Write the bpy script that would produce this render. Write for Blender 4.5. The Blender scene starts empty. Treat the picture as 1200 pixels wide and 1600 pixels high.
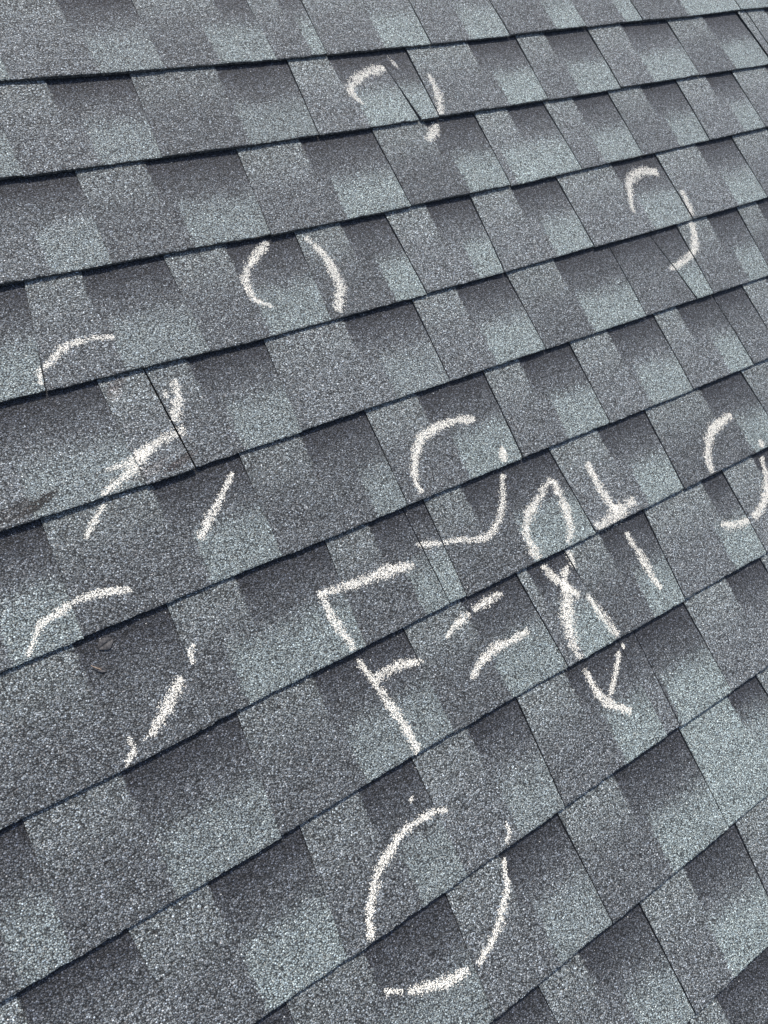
import bpy, math, random
from mathutils import Matrix, Vector, noise

# ------------------------------------------------------------------ setup: camera, sky, sun, exposure
sc = bpy.context.scene
col = sc.collection
rnd = random.Random(7)
D = {"rows": {"1": [[[-0.0109, -0.0109, 0.3], [0.1633, 0.1633, 0.5], [0.2494, 0.257, 1.0], [0.4487, 0.4567, 1.4], [0.6219, 0.6219, 1.4], [0.8098, 0.8098, 1.4], [0.9622, 0.9622, 1.4], [1.127, 1.127, 0.8], [1.2665, 1.2665, 2.2]],
 [[-0.1135, -0.1014], [0.1108, 0.0739], [0.2144, 0.2253], [9, 0.3571], [9, 0.534], [9, 0.7343], [9, 0.915], [9, 1.0993], [9, -9], [9, -9]]], "2": [[[-0.0709, -0.0616, 0.3], [0.1694, 0.1805, 1.2], [0.3526, 0.3413, 3.4], [0.3902, 0.3991, 1.8], [0.6264, 0.6366, 1.4], [0.807, 0.8143, 1.5], [1.0292, 1.0354, 1.5], [1.2623, 1.2561, 8.0], [1.2881, 1.2885, 2.4]],
 [[-0.1734, -0.153], [0.0645, 0.0584], [0.2513, 0.2616], [-9, -9], [0.5279, 0.5397], [0.7055, 0.7062], [0.9051, 0.8981], [1.1439, 1.1428], [9, 9], [1.3496, 9]]], "3": [[[-0.1922, -0.1868, 0.3], [0.0263, 0.0372, 0.4], [0.2599, 0.263, 1.1], [0.4566, 0.4634, 1.4], [0.6164, 0.6171, 1.4], [0.7693, 0.7762, 1.5], [0.9541, 0.9642, 1.5], [1.1259, 1.1335, 1.5]],
 [[-0.348, -0.2638], [-0.0948, -0.0826], [0.1383, 0.1496], [0.3625, 0.3745], [0.5338, 0.4722], [0.6864, 0.6746], [0.8639, 0.873], [1.0501, 1.0602], [1.2419, 9]]], "4": [[[-0.3223, -0.298, 1.45], [-0.1228, -0.1265, 0.3], [0.053, 0.0627, 0.8], [0.2138, 0.2136, 1.1], [0.3611, 0.3747, 1.3], [0.5543, 0.5587, 1.3], [0.7998, 0.8051, 1.5], [1.0163, 1.0247, 1.5]],
 [[-0.4194, -0.3933], [-0.2308, -0.2297], [-0.0417, -0.0367], [0.1372, 0.1611], [0.2886, 0.3114], [0.458, 0.4728], [0.6907, 0.7018], [0.919, 0.929], [1.1345, 9]]], "5": [[[-0.26, -0.2654, 0.3], [-0.1994, -0.2081, 1.7], [-0.0553, -0.0486, 0.7], [0.1817, 0.1881, 1.1], [0.3623, 0.3663, 1.3], [0.5826, 0.5914, 1.4], [0.7071, 0.69, 1.3], [0.7502, 0.7599, 1.5], [0.9146, 0.929, 1.5]],
 [[-0.4796, -0.3836], [9, 9], [-0.154, -0.1334], [0.072, 0.0919], [0.2671, 0.2686], [0.4651, 0.4653], [-9, 9], [-9, -9], [0.8426, 0.8492], [9, 9]]], "6": [[[-0.3838, -0.3798, 0.5], [-0.1465, -0.1429, 0.6], [0.0356, 0.0404, 1.0], [0.2332, 0.2433, 1.1], [0.4059, 0.4131, 1.4], [0.5954, 0.6024, 1.4], [0.7515, 0.7538, 1.4], [0.8274, 0.8327, 1.5]],
 [[-0.544, -0.4554], [-0.2543, -0.236], [-0.059, -0.01], [0.1243, 0.1397], [0.3109, 0.3221], [0.4951, 0.4997], [0.6584, 0.6915], [-9, 9], [0.9005, 9]]], "7": [[[-0.2942, -0.2919, 0.5], [-0.0985, -0.0878, 0.6], [0.0286, 0.0292, 1.0], [0.056, 0.0619, 1.0], [0.2868, 0.2841, 1.2], [0.4745, 0.4846, 1.4], [0.7204, 0.7196, 1.5]],
 [[-0.3962, 9], [-0.2077, -0.2519], [-0.0247, -0.009], [-9, -9], [0.1236, 0.1743], [0.3807, 0.3987], [0.6126, 0.6464], [0.8286, 9]]], "8": [[[-0.4965, -0.4969, 0.4], [-0.2763, -0.2678, 0.5], [-0.0412, -0.0425, 0.7], [0.1458, 0.14, 1.4], [0.2356, 0.2273, 0.9], [0.3752, 0.3879, 1.4], [0.5628, 0.5687, 1.5]],
 [[-0.5506, -0.5437], [-0.3984, -0.3928], [-0.1711, -0.1659], [0.0462, 0.0514], [0.1582, 0.1764], [0.2946, 0.3112], [0.5181, 0.4893], [0.6427, 9]]], "9": [[[-0.4302, -0.4468, 0.4], [-0.2626, -0.2535, 0.5], [-0.1025, -0.1032, 0.6], [0.0507, 0.0583, 1.2], [0.2372, 0.2407, 0.9], [0.2631, 0.2716, 1.1], [0.3714, 0.3735, 1.3]],
 [[-0.551, 9], [-0.3622, -0.3545], [-0.1776, -0.1649], [-0.0214, -0.0204], [0.1406, 0.1599], [-9, 9], [-9, 0.2683], [0.4668, 9]]], "10": [[[-0.1426, -0.1336, 0.6], [0.0402, 0.0395, 1.2], [0.259, 0.2632, 1.3], [0.4377, 0.4294, 1.2]],
 [[-0.2437, -0.2693], [-0.0546, -0.045], [0.1366, 0.15], [0.3632, -9], [9, 9]]], "11": [[[-0.0719, -0.0791, 0.8], [0.0878, 0.0876, 1.3], [0.2599, 0.2751, 1.3]],
 [[-0.1733, 9], [-0.0154, 0.0139], [0.1702, 0.1601], [9, 9]]], "12": [[],
 [[0.1268, 9]]]}, "ED": {"1": [[-0.2288, 0.0041], [-0.1216, 0.0004], [-0.0044, -0.0024], [0.1277, -0.0059], [0.3551, -0.0042], [0.6256, -0.0022], [0.955, 0.0032], [1.1047, 0.0023], [1.2483, 0.0063]], "2": [[-0.2769, 0.0027], [0.0668, -0.0024], [0.5436, -0.0008], [1.2468, 0.0061]], "3": [[-0.3242, 0.0037], [0.0035, -0.0045], [0.4581, -0.0055], [1.1349, 0.007]], "4": [[-0.3725, 0.0019], [-0.0599, -0.0066], [0.3751, -0.0059], [1.018, 0.0015]], "5": [[-0.4207, 0.0002], [-0.1201, -0.0017], [0.2949, -0.0015], [0.9013, -0.0036]], "6": [[-0.4679, 0.0017], [-0.1815, 0.0008], [0.2127, -0.0005], [0.7889, -0.0035]], "7": [[-0.5159, 0.0007], [-0.3927, -0.0014], [-0.244, 0.0007], [0.1314, 0.0022], [0.3726, 0.001], [0.6817, 0.0034]], "8": [[-0.5636, 0.0004], [-0.3069, -0.0005], [-0.1285, 0.0028], [0.0493, 0.0032], [0.5651, -0.0016]], "9": [[-0.37, -0.002], [-0.0355, -0.0003], [0.1474, 0.0009], [0.4544, 0.0008]], "10": [[-0.1193, -0.002], [0.342, 0.001]], "11": [[0.2282, -0.0005]]}, "chalk": [["circle", "white chalk circle at the top around a gapped narrow shingle", [[[[0.3667, 0.683], [0.3595, 0.6812]], 0.0122, 0.0122],
 [[[0.3425, 0.6761], [0.3226, 0.6728], [0.2996, 0.6668], [0.2793, 0.6578], [0.2608, 0.644], [0.2586, 0.6316], [0.2618, 0.6227], [0.2686, 0.609]], 0.0161, 0.0058],
 [[[0.4152, 0.6525], [0.4135, 0.6281], [0.4101, 0.6062], [0.4016, 0.5853], [0.391, 0.5673]], 0.0062, 0.0112],
 [[[0.385, 0.56], [0.3704, 0.545], [0.3481, 0.5294]], 0.0096, 0.0096]]], ["circle", "white chalk circle near the upper right with a thick hooked top", [[[[0.788, 0.3876], [0.7658, 0.3957], [0.7448, 0.3973], [0.7246, 0.3917], [0.705, 0.379], [0.6918, 0.3584], [0.6815, 0.3375], [0.6764, 0.3212]], 0.0153, 0.0069],
 [[[0.8134, 0.3422], [0.8095, 0.32], [0.8056, 0.2994], [0.798, 0.2855]], 0.0086, 0.0101],
 [[[0.7999, 0.281], [0.7912, 0.2618], [0.7801, 0.241], [0.7614, 0.2224], [0.7466, 0.2168], [0.7152, 0.2082], [0.687, 0.2032]], 0.0111, 0.0083]]], ["circle", "white chalk circle of two facing arcs above the middle", [[[[0.0197, 0.4151], [0.001, 0.4034], [-0.0178, 0.3889], [-0.0353, 0.3703], [-0.0381, 0.3575], [-0.0383, 0.3401], [-0.0324, 0.3282], [-0.0164, 0.3156]], 0.0101, 0.0055],
 [[[0.0738, 0.4091], [0.0788, 0.4023], [0.0851, 0.3854], [0.0905, 0.3686], [0.0907, 0.3434], [0.0882, 0.3191], [0.0675, 0.2851]], 0.008, 0.0109]]], ["circle", "white chalk circle around the scuffed torn shingle", [[[[-0.2253, 0.3285], [-0.2371, 0.3317], [-0.249, 0.3346], [-0.2615, 0.3352], [-0.2771, 0.3337], [-0.2897, 0.3299], [-0.3001, 0.3211], [-0.3111, 0.3141], [-0.3214, 0.3085], [-0.322, 0.2999], [-0.3258, 0.2924]], 0.0054, 0.0069],
 [[[-0.1791, 0.2571], [-0.1815, 0.2424], [-0.1858, 0.2283], [-0.1919, 0.215], [-0.2002, 0.2012]], 0.0073, 0.0105],
 [[[-0.1954, 0.2469], [-0.1962, 0.2348]], 0.004, 0.004],
 [[[-0.1908, 0.1874], [-0.2043, 0.1875], [-0.2198, 0.1855], [-0.2349, 0.1805], [-0.2498, 0.1756], [-0.2628, 0.1716], [-0.2725, 0.1694], [-0.285, 0.1697], [-0.297, 0.1706]], 0.0107, 0.0053],
 [[[-0.2372, 0.1813], [-0.2555, 0.1675], [-0.2677, 0.159], [-0.2809, 0.154], [-0.294, 0.149], [-0.3042, 0.1445], [-0.3106, 0.1405]], 0.0111, 0.0059],
 [[[-0.3108, 0.1361], [-0.3174, 0.1262], [-0.3219, 0.1238], [-0.3334, 0.1119], [-0.3447, 0.1003]], 0.0057, 0.0043]]], ["stroke", "single short slanting white chalk stroke", [[[[-0.1589, 0.1188], [-0.1745, 0.104], [-0.1891, 0.0893], [-0.2015, 0.0792], [-0.2117, 0.0703], [-0.2285, 0.0531]], 0.0046, 0.0093]]], ["circle", "white chalk circle near the lower left around a dry leaf scrap", [[[[-0.3204, 0.0245], [-0.3278, 0.0304], [-0.3364, 0.0328], [-0.3495, 0.0359], [-0.3627, 0.0378], [-0.3739, 0.0388], [-0.386, 0.0364], [-0.3984, 0.033], [-0.4126, 0.0305], [-0.4212, 0.0245], [-0.4286, 0.0154], [-0.4359, 0.0065], [-0.4399, 0.0011]], 0.006, 0.0053],
 [[[-0.2811, -0.0572], [-0.289, -0.0641], [-0.2908, -0.0776]], 0.0042, 0.0063],
 [[[-0.307, -0.0841], [-0.3155, -0.0928], [-0.3267, -0.1026], [-0.3377, -0.1122], [-0.3477, -0.1196], [-0.3584, -0.1289]], 0.0107, 0.0067],
 [[[-0.358, -0.1279], [-0.3674, -0.128]], 0.0039, 0.0026],
 [[[-0.38, -0.1192], [-0.3795, -0.1327], [-0.3861, -0.1412], [-0.3928, -0.1464]], 0.0038, 0.0057]]], ["circle", "white chalk circle above the letter F", [[[[0.1924, 0.074], [0.1765, 0.0794], [0.156, 0.0829], [0.1381, 0.0839], [0.1181, 0.0805], [0.1, 0.0767], [0.0865, 0.0647], [0.0746, 0.049], [0.0644, 0.0298], [0.06, 0.0151], [0.0628, 0.0043]], 0.0095, 0.0076],
 [[[0.2112, 0.0236], [0.2007, 0.0013]], 0.005, 0.0089],
 [[[0.1942, -0.0134], [0.1819, -0.0327], [0.1663, -0.0571], [0.1459, -0.0756], [0.1224, -0.0842], [0.1025, -0.0809], [0.0822, -0.0726], [0.06, -0.0683]], 0.0074, 0.0065],
 [[[0.0568, -0.068], [0.0369, -0.0604], [0.0223, -0.056]], 0.0053, 0.0071]]], ["circle", "white chalk circle cut off by the right edge of the photograph", [[[[0.6458, -0.0723], [0.6319, -0.0713], [0.6124, -0.0747], [0.5955, -0.0779], [0.5789, -0.0856], [0.5675, -0.0959], [0.5581, -0.1067], [0.5496, -0.1177], [0.5439, -0.1296], [0.5409, -0.1424]], 0.0108, 0.0096],
 [[[0.6711, -0.1271], [0.6695, -0.1412]], 0.0063, 0.0113],
 [[[0.6654, -0.1523], [0.6579, -0.166], [0.6524, -0.1802], [0.6442, -0.1915], [0.632, -0.2048], [0.6192, -0.2158], [0.6048, -0.2242], [0.588, -0.2298], [0.5736, -0.2328]], 0.0073, 0.011],
 [[[0.5643, -0.2325], [0.5486, -0.2314], [0.5279, -0.2282], [0.508, -0.2186]], 0.0103, 0.0103]]], ["circle", "large open white chalk circle at the bottom below the letter F", [[[[-0.0897, -0.3591], [-0.1022, -0.3537], [-0.1167, -0.3523], [-0.1344, -0.3517], [-0.1507, -0.3544], [-0.1622, -0.3569], [-0.1702, -0.3639], [-0.1836, -0.3676], [-0.194, -0.3741], [-0.2031, -0.3837], [-0.2121, -0.3932], [-0.2199, -0.4031], [-0.2265, -0.4136], [-0.23, -0.4258], [-0.2353, -0.4309]], 0.0057, 0.0078],
 [[[-0.1215, -0.3247], [-0.1277, -0.3306]], 0.003, 0.003],
 [[[-0.0301, -0.4065], [-0.0336, -0.4207], [-0.0427, -0.4276]], 0.0039, 0.0062],
 [[[-0.0497, -0.4418], [-0.0568, -0.4536], [-0.0601, -0.4674], [-0.0729, -0.4807], [-0.0878, -0.495], [-0.1058, -0.5069], [-0.1268, -0.5164], [-0.1356, -0.5184]], 0.0052, 0.0066],
 [[[-0.146, -0.5181], [-0.1659, -0.5166], [-0.1809, -0.5121], [-0.2, -0.5049], [-0.2187, -0.4979]], 0.0089, 0.0062],
 [[[-0.2228, -0.4953], [-0.2414, -0.4837]], 0.0039, 0.0039],
 [[[-0.2394, -0.485], [-0.2405, -0.4924]], 0.0026, 0.0026]]], ["letter", "white chalk capital letter F", [[[[-0.1237, -0.0588], [-0.1221, -0.0739], [-0.1216, -0.0913], [-0.1198, -0.1121], [-0.1158, -0.1281], [-0.1142, -0.1429]], 0.0063, 0.0079],
 [[[-0.1205, -0.0645], [-0.0948, -0.067], [-0.0717, -0.0696], [-0.0474, -0.0711], [-0.0226, -0.0726], [-0.0054, -0.0769], [0.0074, -0.0777]], 0.0075, 0.0108],
 [[[-0.1136, -0.154], [-0.1095, -0.1728], [-0.1054, -0.1943], [-0.1025, -0.2124], [-0.0984, -0.2338], [-0.0955, -0.2573], [-0.095, -0.2766], [-0.0924, -0.2834]], 0.0062, 0.0085],
 [[[-0.1038, -0.1853], [-0.0844, -0.1833], [-0.0659, -0.1836], [-0.0495, -0.1885], [-0.0368, -0.1916]], 0.0104, 0.0064]]], ["equals_sign", "white chalk equals sign between the letter F and the figure 8", [[[[0.0042, -0.1798], [0.0216, -0.1728], [0.042, -0.1668], [0.0515, -0.1656]], 0.0061, 0.0095],
 [[[0.0573, -0.1645], [0.0685, -0.1633], [0.087, -0.1621], [0.1095, -0.161]], 0.0098, 0.0054],
 [[[0.0105, -0.2403], [0.0312, -0.228], [0.0523, -0.2215], [0.0669, -0.2207], [0.0873, -0.2226], [0.103, -0.2206], [0.1175, -0.221]], 0.007, 0.0087]]], ["digit", "tall white chalk figure 8", [[[[0.2654, -0.048], [0.2455, -0.0564], [0.2259, -0.0669], [0.2067, -0.0771], [0.193, -0.0871], [0.1846, -0.0968], [0.1802, -0.108], [0.1778, -0.1242], [0.1804, -0.1424]], 0.0087, 0.0116],
 [[[0.2648, -0.0489], [0.2623, -0.0718], [0.2604, -0.0915], [0.2554, -0.1097], [0.2495, -0.1251], [0.2428, -0.1334], [0.234, -0.1408]], 0.009, 0.01],
 [[[0.2326, -0.1488], [0.2305, -0.1643], [0.229, -0.1768]], 0.0068, 0.0049],
 [[[0.1844, -0.1514], [0.1891, -0.1684], [0.1958, -0.1819], [0.2056, -0.1989], [0.2144, -0.2134]], 0.0076, 0.0114],
 [[[0.222, -0.1694], [0.2051, -0.1795]], 0.0067, 0.0086],
 [[[0.204, -0.1808], [0.1971, -0.204], [0.1858, -0.2217], [0.1745, -0.2422], [0.1695, -0.2621], [0.1674, -0.2862]], 0.013, 0.0112],
 [[[0.226, -0.215], [0.2294, -0.2346], [0.2333, -0.2592], [0.2375, -0.2773], [0.2387, -0.2876]], 0.0077, 0.0096],
 [[[0.2428, -0.297], [0.2433, -0.3053]], 0.0048, 0.0038],
 [[[0.2346, -0.3029], [0.2191, -0.3196], [0.203, -0.3341], [0.1858, -0.3476]], 0.0056, 0.0065],
 [[[0.1695, -0.3008], [0.1699, -0.3181], [0.1709, -0.3403], [0.1795, -0.3569], [0.1913, -0.3689], [0.204, -0.3798]], 0.0064, 0.0091]]], ["plus_sign", "white chalk plus sign beside the figure 8", [[[[0.3342, -0.0455], [0.332, -0.0659], [0.3318, -0.0915], [0.3341, -0.1133], [0.3389, -0.1313]], 0.0084, 0.0105],
 [[[0.2902, -0.1392], [0.3125, -0.1369], [0.3377, -0.1331], [0.3611, -0.1284], [0.3787, -0.1282]], 0.0136, 0.0147],
 [[[0.3404, -0.1626], [0.3405, -0.1809], [0.3428, -0.2024], [0.3417, -0.2245], [0.3417, -0.2447], [0.3461, -0.2588]], 0.0083, 0.0083]]]], "marks": {"torn1": [-0.3777, 0.1563], "torn1b": [-0.3741, 0.156], "torn1c": [-0.4029, 0.1545], "scuff": [-0.2506, 0.2614], "torn2": [-0.2136, 0.1505], "torn2b": [-0.2498, 0.1524], "scrap1": [-0.366, -0.0174], "scrap1b": [-0.3609, -0.0244], "scrap2": [-0.3796, -0.0413], "nail": [-0.2686, 0.2709]}, "cam": {"f": 1081.5311665832517, "R": [[0.849456, -0.426088, 0.3112451], [0.3484263, 0.8959165, 0.2755591], [-0.3962621, -0.1256293, 0.9095019]], "C": [-0.35703710503821817, -0.1131936181932284, 0.8194726464912208], "Y0": -0.855081665258438}}

E = 0.143            # exposed height of one shingle course (m)
T = 0.0054           # height of a butt edge above the course below (m)
PITCH = math.radians(21)
ROOF = Matrix.Translation((0, 0, 3.2)) @ Matrix.Rotation(PITCH, 4, 'X')    # roof frame: x along the courses, y up the slope, z off the roof

cam_d = bpy.data.cameras.new('camera')
cam = bpy.data.objects.new('camera', cam_d)
col.objects.link(cam)
cam_d.sensor_fit = 'VERTICAL'
cam_d.sensor_height = 24.0
cam_d.lens = D['cam']['f'] / 1600 * 24.0
cam_d.clip_start = 0.01
cam_d.clip_end = 500
cm = Matrix(D['cam']['R']).transposed().to_4x4()
cm.translation = Vector(D['cam']['C']) + Vector((0, 0, T))
cam.matrix_world = ROOF @ cm
sc.camera = cam

SUN_LOCAL = Vector((0.20, 0.95, 1.0)).normalized()       # towards the sun, in the roof's frame
sun_w = (ROOF.to_3x3() @ SUN_LOCAL).normalized()
world = bpy.data.worlds.new('World')
sc.world = world
world.use_nodes = True
nt = world.node_tree
nt.nodes.clear()
sky = nt.nodes.new('ShaderNodeTexSky')
sky.sky_type = 'NISHITA'
sky.sun_disc = False
sky.dust_density = 3.0
sky.ozone_density = 0.6
sky.sun_elevation = math.asin(sun_w.z)
sky.sun_rotation = math.atan2(sun_w.x, sun_w.y)
bg = nt.nodes.new('ShaderNodeBackground')
bg.inputs['Strength'].default_value = 0.15
wo = nt.nodes.new('ShaderNodeOutputWorld')
nt.links.new(sky.outputs[0], bg.inputs[0])
nt.links.new(bg.outputs[0], wo.inputs[0])

sl = bpy.data.lights.new('sun', 'SUN')
sl.energy = 3.4
sl.angle = math.radians(0.53)
sl.color = (1.0, 0.957, 0.885)
so = bpy.data.objects.new('sun', sl)
col.objects.link(so)
so.rotation_euler = sun_w.to_track_quat('Z', 'Y').to_euler()
so.location = ROOF @ (SUN_LOCAL * 8)

sc.view_settings.view_transform = 'Standard'
sc.view_settings.look = 'None'
sc.view_settings.gamma = 1.0
sc.view_settings.use_curve_mapping = False
sc.view_settings.exposure = 0.73

# ------------------------------------------------------------------ materials
class N:
    """tiny node-graph writer"""
    def __init__(s, name):
        s.m = bpy.data.materials.new(name)
        s.m.use_nodes = True
        s.t = s.m.node_tree
        s.t.nodes.clear()
        s.out = s.t.nodes.new('ShaderNodeOutputMaterial')
        s.b = s.t.nodes.new('ShaderNodeBsdfPrincipled')
        s.t.links.new(s.b.outputs[0], s.out.inputs[0])
    def put(s, sock, v):
        if isinstance(v, bpy.types.NodeSocket):
            s.t.links.new(v, sock)
        else:
            sock.default_value = v
    def math(s, op, a, b=0.0, c=0.0, clamp=False):
        n = s.t.nodes.new('ShaderNodeMath'); n.operation = op; n.use_clamp = clamp
        s.put(n.inputs[0], a); s.put(n.inputs[1], b); s.put(n.inputs[2], c)
        return n.outputs[0]
    def smooth(s, x, lo, hi):
        n = s.t.nodes.new('ShaderNodeMapRange'); n.interpolation_type = 'SMOOTHSTEP'
        s.put(n.inputs[0], x); s.put(n.inputs[1], lo); s.put(n.inputs[2], hi)
        return n.outputs[0]
    def mix(s, f, a, b, blend='MIX'):
        n = s.t.nodes.new('ShaderNodeMix'); n.data_type = 'RGBA'; n.blend_type = blend
        s.put(n.inputs[0], f); s.put(n.inputs[6], a); s.put(n.inputs[7], b)
        return n.outputs[2]
    def attr(s, name):
        n = s.t.nodes.new('ShaderNodeAttribute'); n.attribute_name = name
        return n.outputs['Fac']
    def obj(s):
        return s.t.nodes.new('ShaderNodeTexCoord').outputs['Object']
    def noise(s, vec, scale, detail=2.0, rough=0.5):
        n = s.t.nodes.new('ShaderNodeTexNoise'); s.put(n.inputs['Vector'], vec)
        n.inputs['Scale'].default_value = scale; n.inputs['Detail'].default_value = detail; n.inputs['Roughness'].default_value = rough
        return n.outputs[0]
    def voro(s, vec, scale, rand=1.0):
        n = s.t.nodes.new('ShaderNodeTexVoronoi'); s.put(n.inputs['Vector'], vec)
        n.inputs['Scale'].default_value = scale; n.inputs['Randomness'].default_value = rand
        return n.outputs['Distance'], n.outputs['Color']
    def sep(s, c):
        n = s.t.nodes.new('ShaderNodeSeparateColor'); s.put(n.inputs[0], c)
        return n.outputs
    def ramp(s, f, stops):
        n = s.t.nodes.new('ShaderNodeValToRGB'); s.put(n.inputs[0], f)
        e = n.color_ramp.elements
        while len(e) < len(stops): e.new(0.5)
        for el, (p, c) in zip(e, stops):
            el.position = p; el.color = (*c, 1) if isinstance(c, tuple) else (c, c, c, 1)
        return n.outputs[0]
    def bump(s, h, dist, strength=1.0, normal=None):
        n = s.t.nodes.new('ShaderNodeBump'); s.put(n.inputs['Height'], h)
        n.inputs['Distance'].default_value = dist; n.inputs['Strength'].default_value = strength
        if normal: s.put(n.inputs['Normal'], normal)
        return n.outputs[0]

def granule_material():
    g = N('asphalt_granules')
    co = g.obj()
    warp = g.t.nodes.new('ShaderNodeTexNoise'); g.put(warp.inputs['Vector'], co)
    warp.inputs['Scale'].default_value = 420
    wv = g.t.nodes.new('ShaderNodeVectorMath'); wv.operation = 'MULTIPLY_ADD'
    g.put(wv.inputs[0], warp.outputs['Color']); wv.inputs[1].default_value = (0.0012,) * 3; g.put(wv.inputs[2], co)
    dist, cc = g.voro(wv.outputs[0], 590)
    r = g.sep(cc)
    dist2, cc2 = g.voro(wv.outputs[0], 1150)
    r2 = g.sep(cc2)
    edge_n = g.math('MULTIPLY', g.math('SUBTRACT', g.noise(co, 160, 3, 0.65), 0.5), 0.022)
    big_n = g.math('SUBTRACT', g.noise(co, 22, 3, 0.6), 0.5)
    v = g.attr('v')
    vv = g.math('ADD', v, g.math('MULTIPLY', big_n, 0.18))
    # printed blend of the granules on each tab: dark upper right, pale aqua lower right
    dark = g.math('MULTIPLY', g.smooth(g.math('ADD', g.attr('sd'), edge_n), -0.0022, 0.0022), g.smooth(vv, 0.34, 0.88))
    pale_top = g.math('MULTIPLY', g.math('SUBTRACT', 1.0, g.smooth(g.math('ADD', g.attr('sd'), edge_n), -0.0022, 0.0022)), g.smooth(vv, 0.35, 0.9))
    aqua = g.math('MULTIPLY', g.smooth(g.math('ADD', g.attr('sa'), edge_n), -0.0022, 0.0022), g.math('SUBTRACT', 1.0, g.smooth(vv, 0.26, 0.62)))
    aqua = g.math('MAXIMUM', aqua, g.math('MULTIPLY', g.attr('full'), g.math('SUBTRACT', 1.0, dark)))
    def pick(mask, ch):      # granule by granule choice, so the blends are speckled
        return g.math('ADD', g.math('MULTIPLY', g.math('MULTIPLY', g.math('SUBTRACT', 0.5, ch), 0.55), g.smooth(mask, 0.0, 0.3)), mask, clamp=True)
    tone = g.mix(g.attr('tone'), (0.106, 0.113, 0.117, 1), (0.165, 0.176, 0.179, 1))
    tone = g.mix(g.math('MULTIPLY', pick(pale_top, r[0]), g.math('MULTIPLY', g.attr('pale'), 0.8)), tone, (0.222, 0.243, 0.237, 1))
    tone = g.mix(g.math('MULTIPLY', pick(dark, r[1]), 0.90), tone, (0.058, 0.062, 0.069, 1))
    line = g.math('MULTIPLY', dark, g.smooth(vv, 0.70, 0.96))      # the darker granule line along the head of the dark drops
    tone = g.mix(g.math('MULTIPLY', line, 0.75), tone, (0.030, 0.032, 0.040, 1))
    tone = g.mix(g.math('MULTIPLY', pick(aqua, r[2]), g.attr('pale')), tone, (0.268, 0.308, 0.296, 1))
    # bare, scuffed and torn spots where granules came off
    ragged = g.noise(co, 300, 4, 0.75)
    for (x, y, rx, ry, ang, c, amt) in STAINS:
        mp = g.t.nodes.new('ShaderNodeMapping'); mp.vector_type = 'TEXTURE'
        g.put(mp.inputs[0], co)
        mp.inputs[1].default_value = (x, y, 0); mp.inputs[2].default_value = (0, 0, ang); mp.inputs[3].default_value = (rx, ry, 1)
        ln = g.t.nodes.new('ShaderNodeVectorMath'); ln.operation = 'LENGTH'; g.put(ln.inputs[0], mp.outputs[0])
        msk = g.math('MULTIPLY', g.smooth(r[1], 1.0, 0.8), g.smooth(g.math('ADD', ln.outputs['Value'], g.math('MULTIPLY', g.math('SUBTRACT', ragged, 0.5), 3.0)), 1.25, 0.95))
        tone = g.mix(g.math('MULTIPLY', msk, amt), tone, (*c, 1))
    # every granule its own shade
    f1 = g.ramp(r[0], [(0.0, 0.28), (0.25, 0.56), (0.55, 0.98), (0.85, 1.5), (0.95, 2.1), (1.0, 3.1)])
    f2 = g.ramp(r2[1], [(0.0, 0.55), (0.5, 0.95), (1.0, 1.5)])
    hue = g.ramp(r2[0], [(0.0, (0.90, 0.97, 1.12)), (0.45, (0.97, 1.02, 1.02)), (0.75, (1.0, 1.0, 1.0)), (0.93, (1.04, 1.0, 0.95)), (1.0, (1.15, 0.97, 0.90))])
    tone = g.mix(g.math('SUBTRACT', 1.0, g.math('MULTIPLY', aqua, 0.38)), tone, f1, 'MULTIPLY')
    tone = g.mix(1.0, tone, f2, 'MULTIPLY')
    tone = g.mix(1.0, tone, hue, 'MULTIPLY')
    crev = g.ramp(dist, [(0.0, 1.12), (0.42, 1.0), (0.66, 0.22), (1.0, 0.10)])
    tone = g.mix(1.0, tone, crev, 'MULTIPLY')
    # wear: slow mottling
    mott = g.math('ADD', 0.90, g.math('MULTIPLY', g.noise(co, 55, 4, 0.6), 0.20))
    cmb = g.t.nodes.new('ShaderNodeCombineColor')
    for i in range(3): g.put(cmb.inputs[i], mott)
    tone = g.mix(1.0, tone, cmb.outputs[0], 'MULTIPLY')
    g.put(g.b.inputs['Base Color'], tone)
    g.b.inputs['Roughness'].default_value = 0.82
    g.put(g.b.inputs['Roughness'], g.math('ADD', 0.52, g.math('MULTIPLY', r2[2], 0.42)))
    g.b.inputs['Specular IOR Level'].default_value = 0.35
    h = g.math('ADD', g.math('SUBTRACT', 0.6, dist), g.math('MULTIPLY', r[1], 0.7))
    h = g.math('ADD', h, g.math('MULTIPLY', g.math('SUBTRACT', 0.6, dist2), 0.35))
    nrm = g.bump(g.noise(co, 38, 3, 0.6), 0.0035, 0.6)
    g.put(g.b.inputs['Normal'], g.bump(h, 0.0013, 1.0, nrm))
    return g.m

def edge_material():
    g = N('cut_asphalt_edge')
    co = g.obj()
    d, c = g.voro(co, 700)
    r = g.sep(c)
    colr = g.ramp(r[0], [(0.0, (0.020, 0.020, 0.021)), (0.5, (0.045, 0.044, 0.043)), (0.85, (0.12, 0.115, 0.11)), (1.0, (0.25, 0.24, 0.22))])
    g.put(g.b.inputs['Base Color'], colr)
    g.b.inputs['Roughness'].default_value = 0.9
    g.put(g.b.inputs['Normal'], g.bump(d, 0.001, 0.8))
    return g.m

def plain(name, c, rough, scale, amp, bump=0.0):
    g = N(name)
    co = g.obj()
    n = g.noise(co, scale, 4, 0.6)
    lo = tuple(max(0, x * (1 - amp)) for x in c); hi = tuple(min(1, x * (1 + amp)) for x in c)
    g.put(g.b.inputs['Base Color'], g.ramp(n, [(0.3, lo), (0.7, hi)]))
    g.b.inputs['Roughness'].default_value = rough
    if bump: g.put(g.b.inputs['Normal'], g.bump(n, bump, 0.8))
    return g.m

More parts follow.
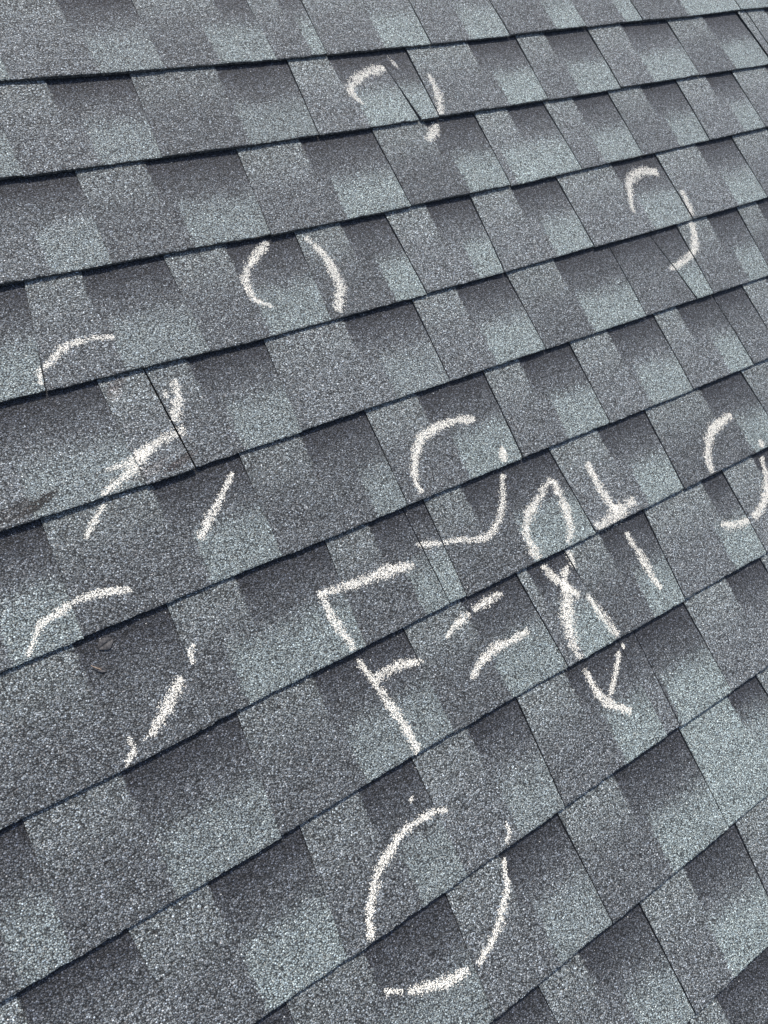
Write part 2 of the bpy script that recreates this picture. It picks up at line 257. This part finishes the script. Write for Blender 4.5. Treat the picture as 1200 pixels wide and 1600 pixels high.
MK = D['marks']
BROWN, TAN = (0.040, 0.028, 0.022), (0.20, 0.18, 0.165)
STAINS = [
    (*MK['torn1b'], 0.022, 0.0048, 0.35, (0.016, 0.013, 0.011), 0.92), (*MK['torn1c'], 0.026, 0.008, 0.25, (0.040, 0.034, 0.029), 0.6),
    (*MK['torn2'], 0.020, 0.0045, 0.30, (0.050, 0.036, 0.032), 0.7), (*MK['torn2b'], 0.022, 0.006, 0.25, (0.16, 0.145, 0.135), 0.5),
    (*MK['scuff'], 0.010, 0.007, 0.9, (0.32, 0.305, 0.29), 0.5), (MK['scuff'][0] + 0.004, MK['scuff'][1] + 0.009, 0.013, 0.006, 0.5, (0.12, 0.10, 0.095), 0.5),
]
M_GRAN = granule_material()
M_EDGE = edge_material()
M_DECK = plain('asphalt_underlayment', (0.018, 0.018, 0.019), 0.9, 300, 0.4, 0.0005)
M_CHALK = plain('chalk', (0.675, 0.65, 0.58), 0.95, 900, 0.10)
M_GRIT = plain('loose_mineral_grit', (0.42, 0.42, 0.41), 0.75, 40, 0.8)
M_LEAF = plain('dried_leaf', (0.042, 0.041, 0.042), 0.95, 420, 0.8, 0.0008)
M_STEM = plain('dried_stem', (0.34, 0.25, 0.18), 0.7, 260, 0.2)

# ------------------------------------------------------------------ the roof
roof = bpy.data.objects.new('roof', None)
col.objects.link(roof)
roof.matrix_world = ROOF
roof['label'] = 'sloping roof of blue-grey asphalt shingles marked with white chalk'
roof['category'] = 'roof'
roof['kind'] = 'thing'

def part(name, verts, faces, mats, parent=roof, mat_ids=None, attrs=None, smooth=False):
    me = bpy.data.meshes.new(name)
    me.from_pydata(verts, [], faces)
    for m in (mats if isinstance(mats, (list, tuple)) else [mats]): me.materials.append(m)
    if mat_ids: me.polygons.foreach_set('material_index', mat_ids)
    if smooth: me.polygons.foreach_set('use_smooth', [True] * len(me.polygons))
    for an, vals in (attrs or {}).items():
        a = me.attributes.new(an, 'FLOAT', 'POINT'); a.data.foreach_set('value', vals)
    me.update()
    o = bpy.data.objects.new(name, me)
    col.objects.link(o)
    o.parent = parent
    return o

Y00 = D['cam']['Y0']
ROWS = {int(k): v for k, v in D['rows'].items()}
DEV = {int(k): sorted(v) for k, v in D['ED'].items()}
def hermite(pts, x):
    if x <= pts[0][0]: return pts[0][1]
    if x >= pts[-1][0]: return pts[-1][1]
    for (a, b), (c, d) in zip(pts, pts[1:]):
        if x <= c:
            t = (x - a) / (c - a); return b + (d - b) * t
def butt_y(k, x):
    y = -k * E - Y00 + 0.0006 * noise.noise((x * 9, k * 3.1, 0.5))
    return y + (hermite(DEV[k], x) if k in DEV else 0.0012 * noise.noise((x * 2, k * 7.7, 3)))

X_MIN, X_MAX = -1.25, 2.05
class Tab: pass
TABS = {}
for k in range(-2, 16):
    bs, fs = ROWS.get(k, ([], [[9, 9]]))
    bs = [list(b) for b in bs]; fs = [list(f) for f in fs]
    if not bs: bs = [[0.3 + 0.1 * rnd.random()] * 2 + [1.0]]; fs = [fs[0] if fs[0][0] < 8 else None, None]
    else:
        if fs[-1][0] > 8 and fs[-1][1] > 8: fs[-1] = None
    while bs[0][0] > X_MIN:
        x = bs[0][0] - rnd.uniform(0.17, 0.24); bs.insert(0, [x, x, 0.4]); fs.insert(0, None)
    while bs[-1][0] < X_MAX:
        x = bs[-1][0] + rnd.uniform(0.17, 0.24); bs.append([x, x, 1.4]); fs.append(None)
    TABS[k] = []
    for i in range(len(bs) - 1):
        t = Tab(); t.k = k; t.a, t.b = bs[i], bs[i + 1]
        f = fs[i + 1]
        w = t.b[0] - t.a[0]
        if f is None: f = [t.a[1] + w * rnd.uniform(0.22, 0.5), t.a[0] + w * rnd.uniform(0.45, 0.7)]
        wt = t.b[1] - t.a[1]
        t.cd = (f[0] - t.a[1]) / wt if abs(f[0]) < 8 else (9.0 if f[0] > 0 else -9.0)
        t.ca = (f[1] - t.a[0]) / w if abs(f[1]) < 8 else (9.0 if f[1] > 0 else -9.0)
        t.w = w
        t.tone = rnd.random()
        if t.ca < -1 and w > 0.1: t.tone = 1.0
        if k == 8 and 0.5 < t.a[0] < 0.62: t.tone = 1.0
        t.pale = rnd.uniform(0.78, 1.0) if t.a[0] > 0.0 else rnd.uniform(0.42, 0.75)
        t.dz = rnd.uniform(-0.0006, 0.0009)
        t.dy = rnd.uniform(-0.0013, 0.0013)
        if k == 5 and 0 < i and abs(t.a[2] - 0.3) < 1e-6 and abs(t.b[2] - 1.7) < 1e-6: t.dy, t.dz = -0.0026, 0.0016      # the lifted, torn corner
        if k == 2 and abs(t.a[2] - 3.4) < 1e-6: t.dy, t.dz = -0.0018, 0.0016                                  # the narrow slipped strip
        t.seed = rnd.uniform(0, 100)
        TABS[k].append(t)

def smst(x, a, b):
    x = min(1, max(0, (x - a) / (b - a))); return x * x * (3 - 2 * x)
def tab_z(t, c, v, x):
    lipn = 0.0013 * noise.noise((x * 9 + t.seed, t.k * 5.3, 1.7)) + 0.0007 * noise.noise((x * 30, t.k * 2.3, 9.1))
    z = T * (1 - v) + 0.0004 + (lipn + t.dz) * max(0, 1 - v) ** 1.5
    dep = 1.0 if t.cd < -1 else (0.0 if t.cd > 2 else smst((c - t.cd) * t.w, -0.0006, 0.0006))
    return z - 0.0017 * dep * smst(v, 0.38, 0.92) * (1 if v <= 1.0 else 1)
def tab_y(t, v, x, ragged=0.0):
    y0 = butt_y(t.k, x) + t.dy
    return y0 + ragged * max(0, 1 - v * 12) + v * (butt_y(t.k - 1, x) - y0)

VS = [0.0, 0.012, 0.05, 0.12, 0.22, 0.34, 0.42, 0.5, 0.6, 0.7, 0.8, 0.9, 1.0, 1.14]
def opening(k, g, v):
    if g in (3.4, 1.45) and k in (2, 4): return max(0.0, 1 - v / (0.85 if k == 2 else 0.3))     # cracks that open towards the butt edge
    return v * v if g < 0.95 else 1
def build_tab(t):
    near = -0.72 < t.a[0] < 1.62 and -1 <= t.k <= 13
    step = 0.0026 if near else 0.02
    n = max(2, int(t.w / step))
    g0 = g1 = 0.00005 / t.w
    gl, gr = t.a[2] * 0.00066, t.b[2] * 0.00066
    cs = [g0 + (1 - g0 - g1) * i / n for i in range(n + 1)]
    for e in (-0.0006, 0.0006):
        q = t.cd + e / t.w
        if g0 + .002 < q < 1 - g1 - .002: cs.append(q)
    cs.sort()
    vs = VS if near else [0, .05, .4, .7, 1, 1.14]
    V, A1, A2, A3 = [], [], [], []
    rag = []
    for c in cs:
        x = t.a[0] + c * t.w
        rag.append(0.0007 * noise.noise((x * 210, t.seed, 0)) + 0.0007 * noise.noise((x * 70, t.seed, 5)) + rnd.uniform(-0.00035, 0.00035) + 0.0028 * max(0, noise.noise((x * 45, t.seed, 2)) - 0.52))
    for j, v in enumerate(vs):
        for i, c in enumerate(cs):
            x = (t.a[0] + c * t.w) * (1 - v) + (t.a[1] + c * (t.b[1] - t.a[1])) * v
            if i == 0: x += gl * opening(t.k, t.a[2], v)
            if i == len(cs) - 1: x -= gr * opening(t.k, t.b[2], v)
            if i in (0, len(cs) - 1): x += (0.0004 * noise.noise((v * 22, t.seed, i)) + 0.0003 * noise.noise((v * 70, t.seed, i))) * (1 if (t.a if i == 0 else t.b)[2] > 0.95 else 0.3)
            V.append((x, tab_y(t, v, x, rag[i]), tab_z(t, c, v, x) - (0.0007 if j == 0 else 0) - (0.0004 if i in (0, len(cs) - 1) else 0)))
            A1.append(v); A2.append((c - t.cd) * t.w); A3.append((c - t.ca) * t.w)
    nc, nv = len(cs), len(vs)
    F, MI = [], []
    for j in range(nv - 1):
        for i in range(nc - 1):
            F.append((j * nc + i, j * nc + i + 1, (j + 1) * nc + i + 1, (j + 1) * nc + i)); MI.append(0)
    def skirt(ids, dz, dy=0.0, flip=False):
        base = len(V)
        for q in ids:
            x, y, z = V[q]
            V.append((x, y + dy, dz(z))); A1.append(A1[q]); A2.append(A2[q]); A3.append(A3[q])
        for q in range(len(ids) - 1):
            f = (ids[q], base + q, base + q + 1, ids[q + 1])
            F.append(f[::-1] if flip else f); MI.append(1)
    skirt(list(range(nc)), lambda z: 0.0009, 0.0006)
    skirt([j * nc for j in range(nv)], lambda z: z - 0.0046, 0, True)
    skirt([j * nc + nc - 1 for j in range(nv)], lambda z: z - 0.0046)
    o = part('shingle', V, F, [M_GRAN, M_EDGE], mat_ids=MI, attrs={'v': A1, 'sd': A2, 'sa': A3, 'tone': [t.tone] * len(V), 'pale': [t.pale] * len(V), 'full': [1.0 if t.ca < -1 and t.w > 0.1 else 0.0] * len(V)})
    return o
for k in sorted(TABS):
    for t in TABS[k]: build_tab(t)

ya, yb = -16 * E - Y00, 3 * E - Y00
part('roof_deck', [(X_MIN, ya, -0.006), (X_MAX, ya, -0.006), (X_MAX, yb, -0.006), (X_MIN, yb, -0.006),
                   (X_MIN, ya, -0.025), (X_MAX, ya, -0.025), (X_MAX, yb, -0.025), (X_MIN, yb, -0.025)],
     [(0, 1, 2, 3), (7, 6, 5, 4), (0, 4, 5, 1), (1, 5, 6, 2), (2, 6, 7, 3), (3, 7, 4, 0)], M_DECK)

def ground_at(x, y):
    """height of the shingle surface under a roof point; None over an open slot"""
    k = int(math.ceil(-(y + Y00) / E - 1e-9))
    for kk in (k + 1, k, k - 1):
        if kk not in TABS: continue
        y0 = butt_y(kk, x); y1 = butt_y(kk - 1, x)
        if y0 <= y < y1:
            v = (y - y0) / (y1 - y0)
            for t in TABS[kk]:
                xl = t.a[0] * (1 - v) + t.a[1] * v; xr = t.b[0] * (1 - v) + t.b[1] * v
                if xl <= x < xr:
                    g0, g1 = t.a[2] * 0.00066, t.b[2] * 0.00066
                    if x - xl < g0 + .0002 or xr - x < g1 + .0002 or v < 0.006: return None
                    return tab_z(t, (x - xl) / (xr - xl), v, x)
    return None

# ------------------------------------------------------------------ chalk: powder caught on the granule tops, fleck by fleck
def catmull(pts, n=10):
    P = [Vector(p) for p in pts]
    if len(P) == 2: return [P[0].lerp(P[1], i / n) for i in range(n + 1)]
    P = [P[0] * 2 - P[1]] + P + [P[-1] * 2 - P[-2]]
    out = []
    for i in range(1, len(P) - 2):
        for j in range(n):
            t = j / n
            a, b, c, d = P[i - 1], P[i], P[i + 1], P[i + 2]
            out.append(0.5 * ((2 * b) + (c - a) * t + (2 * a - 5 * b + 4 * c - d) * t * t + (3 * b - a - 3 * c + d) * t ** 3))
    out.append(P[-2])
    return out

def chalk_stroke(pts, w0, w1, parent):
    path = catmull(pts)
    seg = [(path[i + 1] - path[i]).length for i in range(len(path) - 1)]
    L = sum(seg)
    V, F = [], []
    cell = 0.00085
    s0 = 0.0
    sd = rnd.uniform(0, 50)
    pr0 = rnd.uniform(0.75, 1.05)
    for i, l in enumerate(seg):
        d = (path[i + 1] - path[i]).normalized(); nrm = Vector((-d.y, d.x))
        u = (s0 + l / 2) / L
        wid = w0 + (w1 - w0) * u
        if w0 > .0045 or w1 > .0045: wid *= 0.80 + 0.35 * math.sin(math.pi * u)
        wid *= 1 + 0.30 * noise.noise((s0 * 60, sd, 0)) + 0.18 * noise.noise((s0 * 220, sd, 4))
        end = min(1, min(u, 1 - u) * L / 0.006 + 0.35)
        half = wid * 1.15
        cnt = l * 2 * half / cell ** 2 * 1.15
        cnt = int(cnt) + (rnd.random() < cnt % 1)
        press = pr0 * (1.0 + 0.45 * noise.noise((s0 * 28, sd, 11)) + 0.30 * noise.noise((s0 * 90, sd, 12)))
        for _ in range(cnt):
            q = rnd.uniform(-1, 1)
            dens = math.exp(-(q / 0.50) ** 2) * end
            p = path[i] + d * rnd.uniform(0, l) + nrm * q * half
            # granule-scale patchiness
            gr = noise.noise((p.x * 420, p.y * 420, 2.2)) * 0.5 + noise.noise((p.x * 150, p.y * 150, 7.2)) * 0.45
            if rnd.random() > dens * press * 1.42 + gr * 1.15 * min(1, dens * 3) - 0.05: continue
            z = ground_at(p.x, p.y)
            if z is None: continue
            r = rnd.uniform(0.00022, 0.00072)
            m = rnd.choice((4, 5, 5, 6)); a0 = rnd.uniform(0, 6.28)
            b = len(V)
            st = rnd.uniform(0.65, 1.0); an = rnd.uniform(0, 3.14)
            for h in range(m):
                a = a0 + 6.283 * h / m
                rr = r * rnd.uniform(0.75, 1.25)
                x_, y_ = rr * math.cos(a), rr * st * math.sin(a)
                V.append((p.x + x_ * math.cos(an) - y_ * math.sin(an), p.y + x_ * math.sin(an) + y_ * math.cos(an), z + 0.00012))
            V.append((p.x + r * rnd.uniform(-.3, .3), p.y + r * rnd.uniform(-.3, .3), z + 0.0002 + r * rnd.uniform(0.15, 0.5)))
            for h in range(m): F.append((b + h, b + (h + 1) % m, b + m))
        s0 += l
    return part('chalk_stroke', V, F, M_CHALK, parent)

for name, label, strokes in D['chalk']:
    if name == 'stroke':
        o = chalk_stroke(strokes[0][0], strokes[0][1], strokes[0][2], roof)
        o['label'] = label
        continue
    e = bpy.data.objects.new('chalk_' + name, None)
    col.objects.link(e); e.parent = roof
    e['label'] = label
    for pts, w0, w1 in strokes: chalk_stroke(pts, w0, w1, e)

# ------------------------------------------------------------------ small debris lying on the roof
def scrap(key, size, ang, label, stem, broad):
    x, y = MK[key]
    z = ground_at(x, y)
    root = bpy.data.objects.new('leaf_scrap', None)
    col.objects.link(root)
    root.matrix_world = ROOF @ Matrix.Translation((x, y, z + 0.0008)) @ Matrix.Rotation(ang, 4, 'Z')
    root['label'] = label; root['category'] = 'dry leaf'; root['group'] = 'dry leaf scraps on the shingles'
    n = 12; V = []; F = []
    for s in (1, -1):
        for i in range(n + 1):
            u = i / n; x_ = (u - 0.5) * size
            hw = size * broad * math.sin(math.pi * min(1, u * 0.93 + 0.04)) ** 0.8 * (1 + 0.25 * noise.noise((u * 6, s, ang)))
            for q, hh in ((0, 0.0), (1, 0.5), (2, 1.0)):
                V.append((x_, s * hw * hh, 0.0003 + 0.0006 * hh * hh + 0.0006 * math.sin(u * 3) + 0.0003 * noise.noise((u * 9, hh * 3, s))))
    m = 3 * (n + 1)
    for s in (0, 1):
        for i in range(n):
            for q in range(2):
                a = s * m + i * 3 + q
                f = (a, a + 3, a + 4, a + 1)
                F.append(f if s == 0 else f[::-1])
    b = part('blade', V, F, M_LEAF, root, smooth=True)
    sol = b.modifiers.new('thickness', 'SOLIDIFY'); sol.thickness = 0.0002
    if not stem: return
    V, F = [], []
    for i in range(9):
        u = i / 8
        px_ = -size * 0.5 * u - (stem * u); py_ = 0.25 * stem * u * u; pz = 0.0009 + 0.002 * u
        for h in range(5):
            a = 6.283 * h / 5; r = 0.00045 * (1 - 0.4 * u)
            V.append((px_, py_ + r * math.cos(a), pz + r * math.sin(a)))
    for i in range(8):
        for h in range(5): F.append((i * 5 + h, i * 5 + (h + 1) % 5, i * 5 + 5 + (h + 1) % 5, i * 5 + 5 + h))
    part('stem', V, F, M_STEM, root, smooth=True)
scrap('scrap1', 0.017, 0.25, 'small grey dry leaf scrap just below a shingle edge', 0, 0.42)
scrap('scrap2', 0.012, 2.9 - 3.6, 'small brownish dry leaf scrap with an upturned tan stem', 0.005, 0.24)

V, F = [], []
for _ in range(1500):
    x = rnd.uniform(-0.65, 1.5); y = rnd.uniform(-0.75, 0.75)
    if rnd.random() < 0.5:          # half of them have rolled to a stop just below a butt edge
        k = rnd.randint(1, 12); y = butt_y(k, x) - rnd.uniform(0.002, 0.022)
    z = ground_at(x, y)
    if z is None: continue
    r = rnd.uniform(0.0004, 0.00085); b = len(V)
    a0 = rnd.uniform(0, 6.28)
    for h in range(4):
        q = r * rnd.uniform(0.7, 1.3); V.append((x + q * math.cos(a0 + h * 1.571), y + q * math.sin(a0 + h * 1.571), z + r * 0.55))
    V.append((x, y, z + r * rnd.uniform(1.1, 1.5))); V.append((x, y, z - 0.0001))
    for h in range(4):
        F.append((b + h, b + (h + 1) % 4, b + 4)); F.append((b + (h + 1) % 4, b + h, b + 5))
o = part('loose_granules', V, F, M_GRIT)
o['kind'] = 'stuff'
